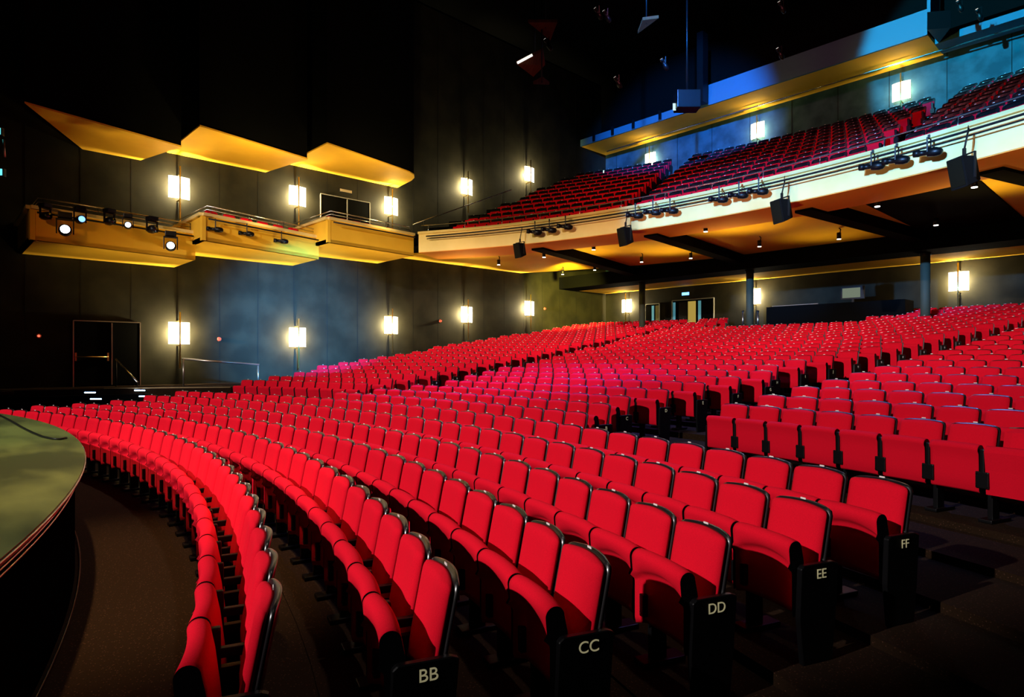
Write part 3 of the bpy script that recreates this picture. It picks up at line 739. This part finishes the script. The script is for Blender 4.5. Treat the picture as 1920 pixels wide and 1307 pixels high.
def wash_box(px, py, R, s, lab, rz=-.35):
    x, y = ray_arc(px, R); d = depth_of(x, y); z = CZ + (YH-py)*d/F
    t = thing('loudspeaker', lab, 'speaker', (x, y, z), -atan2(x, y-BC) + rz, 'black boxes hanging before the balcony front'); t.scale = (s, s, s)
    bm = bm_new(); pr = [(-.23, -.36), (.23, -.36), (.23, .34), (-.23, .34)]
    v0 = [bm.verts.new((a_*1.0, -.2, b_)) for a_, b_ in pr]; v1 = [bm.verts.new((a_*.62, .24, b_*.8+.02)) for a_, b_ in pr]
    bm.faces.new(v0); bm.faces.new(v1[::-1])
    for i in range(4): bm.faces.new((v0[i], v0[(i+1)%4], v1[(i+1)%4], v1[i]))
    bmesh.ops.bevel(bm, geom=list(bm.edges), offset=.015, segments=2, affect='EDGES')
    c = inst('cabinet', obj_data('cabinet', bm, mat('speaker_black', (.006, .006, .006), .8, 0, .08)), t, rot=(.2, 0, 0))
    inst('grille', obj_data('grille', box(bm_new(), (0, -.207, 0), (.40, .012, .62)), mat('dark_grille', (.008, .007, .004), .9, 0, .03)), c)
    bm = bm_new(); box(bm, (-.29, 0, .08), (.02, .05, .56)); box(bm, (.29, 0, .08), (.02, .05, .56)); box(bm, (0, 0, .37), (.6, .05, .02))
    inst('yoke', obj_data('yoke', bm, M_dark), t)
    inst('clamp', obj_data('clamp', box(bm_new(), (0, 0, .45), (.05, .06, .16)), M_dark), t)
    inst('hanger', obj_data('hanger', tube(bm_new(), [(0, 0, .5), (-.058/s, .16/s, (7.2-z)/s)], .02, 8), M_dark, True), t)
    inst('cable', obj_data('cable', tube(bm_new(), [(0, .0, .5), (.03, .05, .8), (0, .1, 1.05)], .01, 6), M_dark, True), t)
wash_box(975, 469, 24.55, .82, 'black yoke-hung speaker box, leftmost below the balcony front')
wash_box(1173, 443, 24.55, .92, 'black yoke-hung speaker box beside the start of the orange soffit')
wash_box(1466, 395, 24.5, .95, 'black yoke-hung speaker box below the mint-lit part of the front')
wash_box(1808, 322, 24.4, .98, 'largest black yoke-hung speaker box, nearest the right edge')

# movers on the first gallery box
def mover(px, py, X, lab, lens, s=1.0, yaw=0):
    a = atan((px-960)/F)-A0; y = CY + (CX-X)/tan(-a); d = depth_of(X, y)
    t = thing('moving_light', lab, 'stage light', (X, y, CZ+(YH-py)*d/F), 0, 'stage lights on the stage-end gallery box'); t.scale = (s, s, s)
    look = atan2(CY-y, CX-X) + yaw
    h = inst('head', obj_data('head', tube(bm_new(), [(-.22, 0, 0), (-.18, 0, 0), (.0, 0, 0), (.16, 0, 0), (.2, 0, 0)], [.08, .13, .17, .15, .15], 18), M_black, True), t, rot=(0, 0, look))
    inst('lens', obj_data('lens', tube(bm_new(), [(.2, 0, 0), (.21, 0, 0)], .115, 18), lens, True), h)
    bm = bm_new(); box(bm, (0, -.2, .1), (.1, .035, .4), bev=.01); box(bm, (0, .2, .1), (.1, .035, .4), bev=.01); box(bm, (0, 0, .31), (.12, .44, .05), bev=.01)
    inst('yoke', obj_data('yoke', bm, M_black), t, rot=(0, 0, look))
    inst('base', obj_data('base', box(bm_new(), (0, 0, .42), (.34, .34, .16), bev=.02), M_black), t, rot=(0, 0, look))
mover(122, 432, -11.55, 'moving stage light with bright white lens, left end of gallery', M_lens, 1.0)
mover(320, 462, -12.0, 'moving stage light with bright white lens, right end of gallery', M_lens, .95)
mover(240, 423, -11.8, 'moving stage light with small lit lens mid gallery', mat('half_lit', (.5, .6, .7), .3, emis=(.7, .85, 1), es=2.5), .7)
mover(150, 412, -11.7, 'moving stage light with dim blue lens near the left end', M_lensb, .75, .3)
mover(205, 415, -11.8, 'unlit black stage light left of the middle one', M_glass, .75, .6)
mover(285, 430, -11.95, 'unlit black stage light right of the middle one', M_glass, .8, .5)
mover(85, 405, -11.6, 'unlit black stage light nearest the gallery end', M_glass, .7, .6)

# ------------------------------------------------------------------ back doors, booth
def bx_at(px, Y): return CX + (Y-CY)*tan(atan((px-960)/F)-A0)
def back_door(nm, px0, px1, z0, z1, panes):
    x0, x1 = bx_at(px0, YB), bx_at(px1, YB); root = obj(nm, box(bm_new(), ((x0+x1)/2, YB-.03, (z0+z1)/2), (x1-x0, .06, z1-z0)), M_blackwall); root['kind'] = 'structure'
    bm = bm_new(); box(bm, ((x0+x1)/2, YB-.09, z1), (x1-x0, .06, .05))
    for x in (x0, x1): box(bm, (x, YB-.09, (z0+z1)/2), (.05, .06, z1-z0))
    obj('door_frame', bm, mat('pale_frame', (.4, .42, .4), .5), root)
    for (a, b, m) in panes:
        xa, xb = bx_at(a, YB), bx_at(b, YB); lf = obj('door_leaf', box(bm_new(), ((xa+xb)/2, YB-.1, (z0+z1)/2-.05), (xb-xa, .04, z1-z0-.12)), m, root)
        obj('handle', box(bm_new(), (xa+.1, YB-.14, z0+1.05), (.16, .03, .03)), M_steel, lf)
    return root
M_cyan_edge = mat('cyan_lit_door_edge', (.15, .4, .5), .4, emis=(.1, .45, .6), es=.35)  # cyan light on the door edges put into colour and glow
back_door('door_3', 1262, 1340, 3.2, 5.45, [(1264, 1268, M_cyan_edge), (1275, 1290, M_glass), (1292, 1306, M_pane), (1311, 1316, M_cyan_edge), (1318, 1338, M_blackwall)])
back_door('door_4', 1212, 1238, 3.2, 5.35, [(1213, 1223, M_blackwall), (1224, 1228, M_cyan_edge), (1231, 1237, mat('olive_panel', (.2, .2, .08), .7))])
bt = thing('sound_booth', 'black sound booth desk with small lit screen behind the middle seats', 'booth', (-2, 47.6, 3.0))
xa, xb = bx_at(1440, 47.2), bx_at(1700, 47.2)
wpart('desk', box(bm_new(), ((xa+xb)/2, 47.6, 3.75), (xb-xa, 1.2, 1.5), bev=.03), M_blackwall, bt, False)
wpart('desk_edge', box(bm_new(), (bx_at(1490, 47), 46.98, 4.52), (2.1, .03, .025)), M_rail, bt, False)
pS = at(1599, 549, depth_of(bx_at(1599, 47.2), 47.2))
mn = loc_par(obj('monitor', box(bm_new(), (pS.x, pS.y, pS.z), (.95, .06, .55)), M_dark), bt)
obj('screen', box(bm_new(), (pS.x-.05, pS.y-.04, pS.z), (.72, .012, .42)), M_screen, mn)
wpart('monitor_stand', box(bm_new(), (pS.x, pS.y+.02, pS.z-.4), (.08, .06, .4)), M_dark, bt, False)
for i, px in enumerate((1393, 1421)):
    p = at(px, 592, depth_of(bx_at(px, 47), 47))
    t = thing('microphone_stand', f'short pale upright fitting behind the last row, {("left","right")[i]} of the middle column', 'stand', (p.x, p.y, p.z))
    inst('post', obj_data('post', tube(bm_new(), [(0, 0, -.6), (0, 0, .2)], .05, 8), M_steel, True), t)
    inst('cap', obj_data('cap', tube(bm_new(), [(0, 0, .2), (0, 0, .25)], .07, 8), M_dark, True), t)

# ------------------------------------------------------------------ ceiling rig
def hang_light(px, py, d, lab, m, s=1.0):
    t = thing('ceiling_light', lab, 'stage light', at(px, py, d), A0, 'lights hanging in the dark ceiling rig'); t.scale = (s, s, s)
    b = inst('body', D_pb, t, rot=(0, .9, .4)); inst('lens', obj_data('lens', tube(bm_new(), [(-.3, 0, 0), (-.31, 0, 0)], .06, 10), m, True), b); inst('yoke', D_py, t)
M_glint = mat('pale_metal', (.8, .75, .65), .3, .6)
for i, (px, py, lab) in enumerate(((1122, 26, 'pale-lensed light high left of the ceiling rig'), (1138, 31, 'pale light just right of the highest left one'), (1159, 155, 'small pale light below the rig centre'), (1246, 121, 'dim light left of the blue ceiling post'), (1463, 101, 'bright light above the blue bulkhead, lower of two'), (1466, 14, 'bright light above the blue bulkhead, upper of two'), (1800, 12, 'pale light at the top right'), (1836, 28, 'pale light at the top right, lower'), (1028, 84, 'pale light at the tip of the brown panel'))):
    hang_light(px, py, 24, lab, emit('glint', (1, .95, .85), .9), .8)
t = thing('projector', 'dark projector cluster with small bright window before the bulkhead', 'projector', at(1288, 190, 27))
pc = Vector(t.location)
inst('body', obj_data('body', box(bm_new(), (0, 0, 0), (1.0, .7, .75), rz=A0, bev=.03), M_black), t)
inst('window', obj_data('window', box(bm_new(), (-.35, -.42, -.25), (.13, .02, .3), rz=A0), emit('lit_window', (.6, .9, .95), 1.2)), t)
inst('hanger', obj_data('hanger', tube(bm_new(), [(0, 0, .3), (0, 0, 19.6-pc.z)], .04), M_black), t)
M_brown = mat('brown_acoustic_panel', (.16, .045, .015), .6, noise=((.11, .03, .01), 3, 4, (1, 6, 1)))
def roof_panel(pts, d, lab):
    t = thing('acoustic_panel', lab, 'acoustic panel', at(pts[0][0], pts[0][1], d)); n = len(pts)
    P = [at(px, py, dd) for (px, py), dd in zip(pts, [d + .3*i for i in range(n)])]
    bm = bm_new(); a = [bm.verts.new(p) for p in P]; b = [bm.verts.new(p+Vector((0, 0, .12))) for p in P]
    bm.faces.new(a); bm.faces.new(b[::-1])
    for i in range(n): bm.faces.new((a[i], a[(i+1)%n], b[(i+1)%n], b[i]))
    wpart('panel', bm, M_brown, t, False); c = sum(P, Vector())/n
    wpart('hanger', tube(bm_new(), [c, (c.x, c.y, 19.6)], .03), M_black, t)
    return t
roof_panel([(990, 42), (1045, 42), (1032, 76)], 25, 'dark brown triangular acoustic panel high in the ceiling')
rp_ = roof_panel([(968, 120), (1018, 96), (1022, 122), (1000, 144)], 25, 'brown ceiling panel with thin white-lit strip along its edge')
wpart('lit_strip', tube(bm_new(), [at(970, 118, 24.8), at(998, 103, 24.8)], .05), emit('lit_strip', (1, .95, .85), 1.1), rp_)
roof_panel([(1205, 38), (1235, 34), (1196, 63)], 25, 'small orange-brown ceiling panel right of the others')
roof_panel([(1000, 158), (1017, 149), (1030, 159)], 25, 'tiny dark brown panel below the lit strip')

# ------------------------------------------------------------------ tower at the left edge
tt = thing('light_tower', 'dark upright light tower with cyan-lit fittings at the left edge', 'light tower', (at(-2, 300, 17).x, at(-2, 300, 17).y, 1.1))
tp = at(-6, 300, 17)
wpart('mast', tube(bm_new(), [(tp.x, tp.y, 1.1), (tp.x, tp.y, 10)], .06), M_black, tt)
wpart('base', box(bm_new(), (tp.x, tp.y, 1.14), (.7, .7, .08)), M_black, tt, False)
wpart('strut', tube(bm_new(), [at(6, 262, 17), at(9, 295, 17)], .03), M_rail, tt)
for (a, b) in (((0, 240), (5, 255)), ((1, 316), (10, 332))): 
    q = at((a[0]+b[0])/2, (a[1]+b[1])/2, 17); fx = loc_par(obj('fitting', box(bm_new(), q, (.1, .1, .22), rz=A0, bev=.01), M_black), tt)
    obj('lens', box(bm_new(), q+Vector((.04, -.06, 0)), (.09, .02, .17), rz=A0), M_cyan, fx)
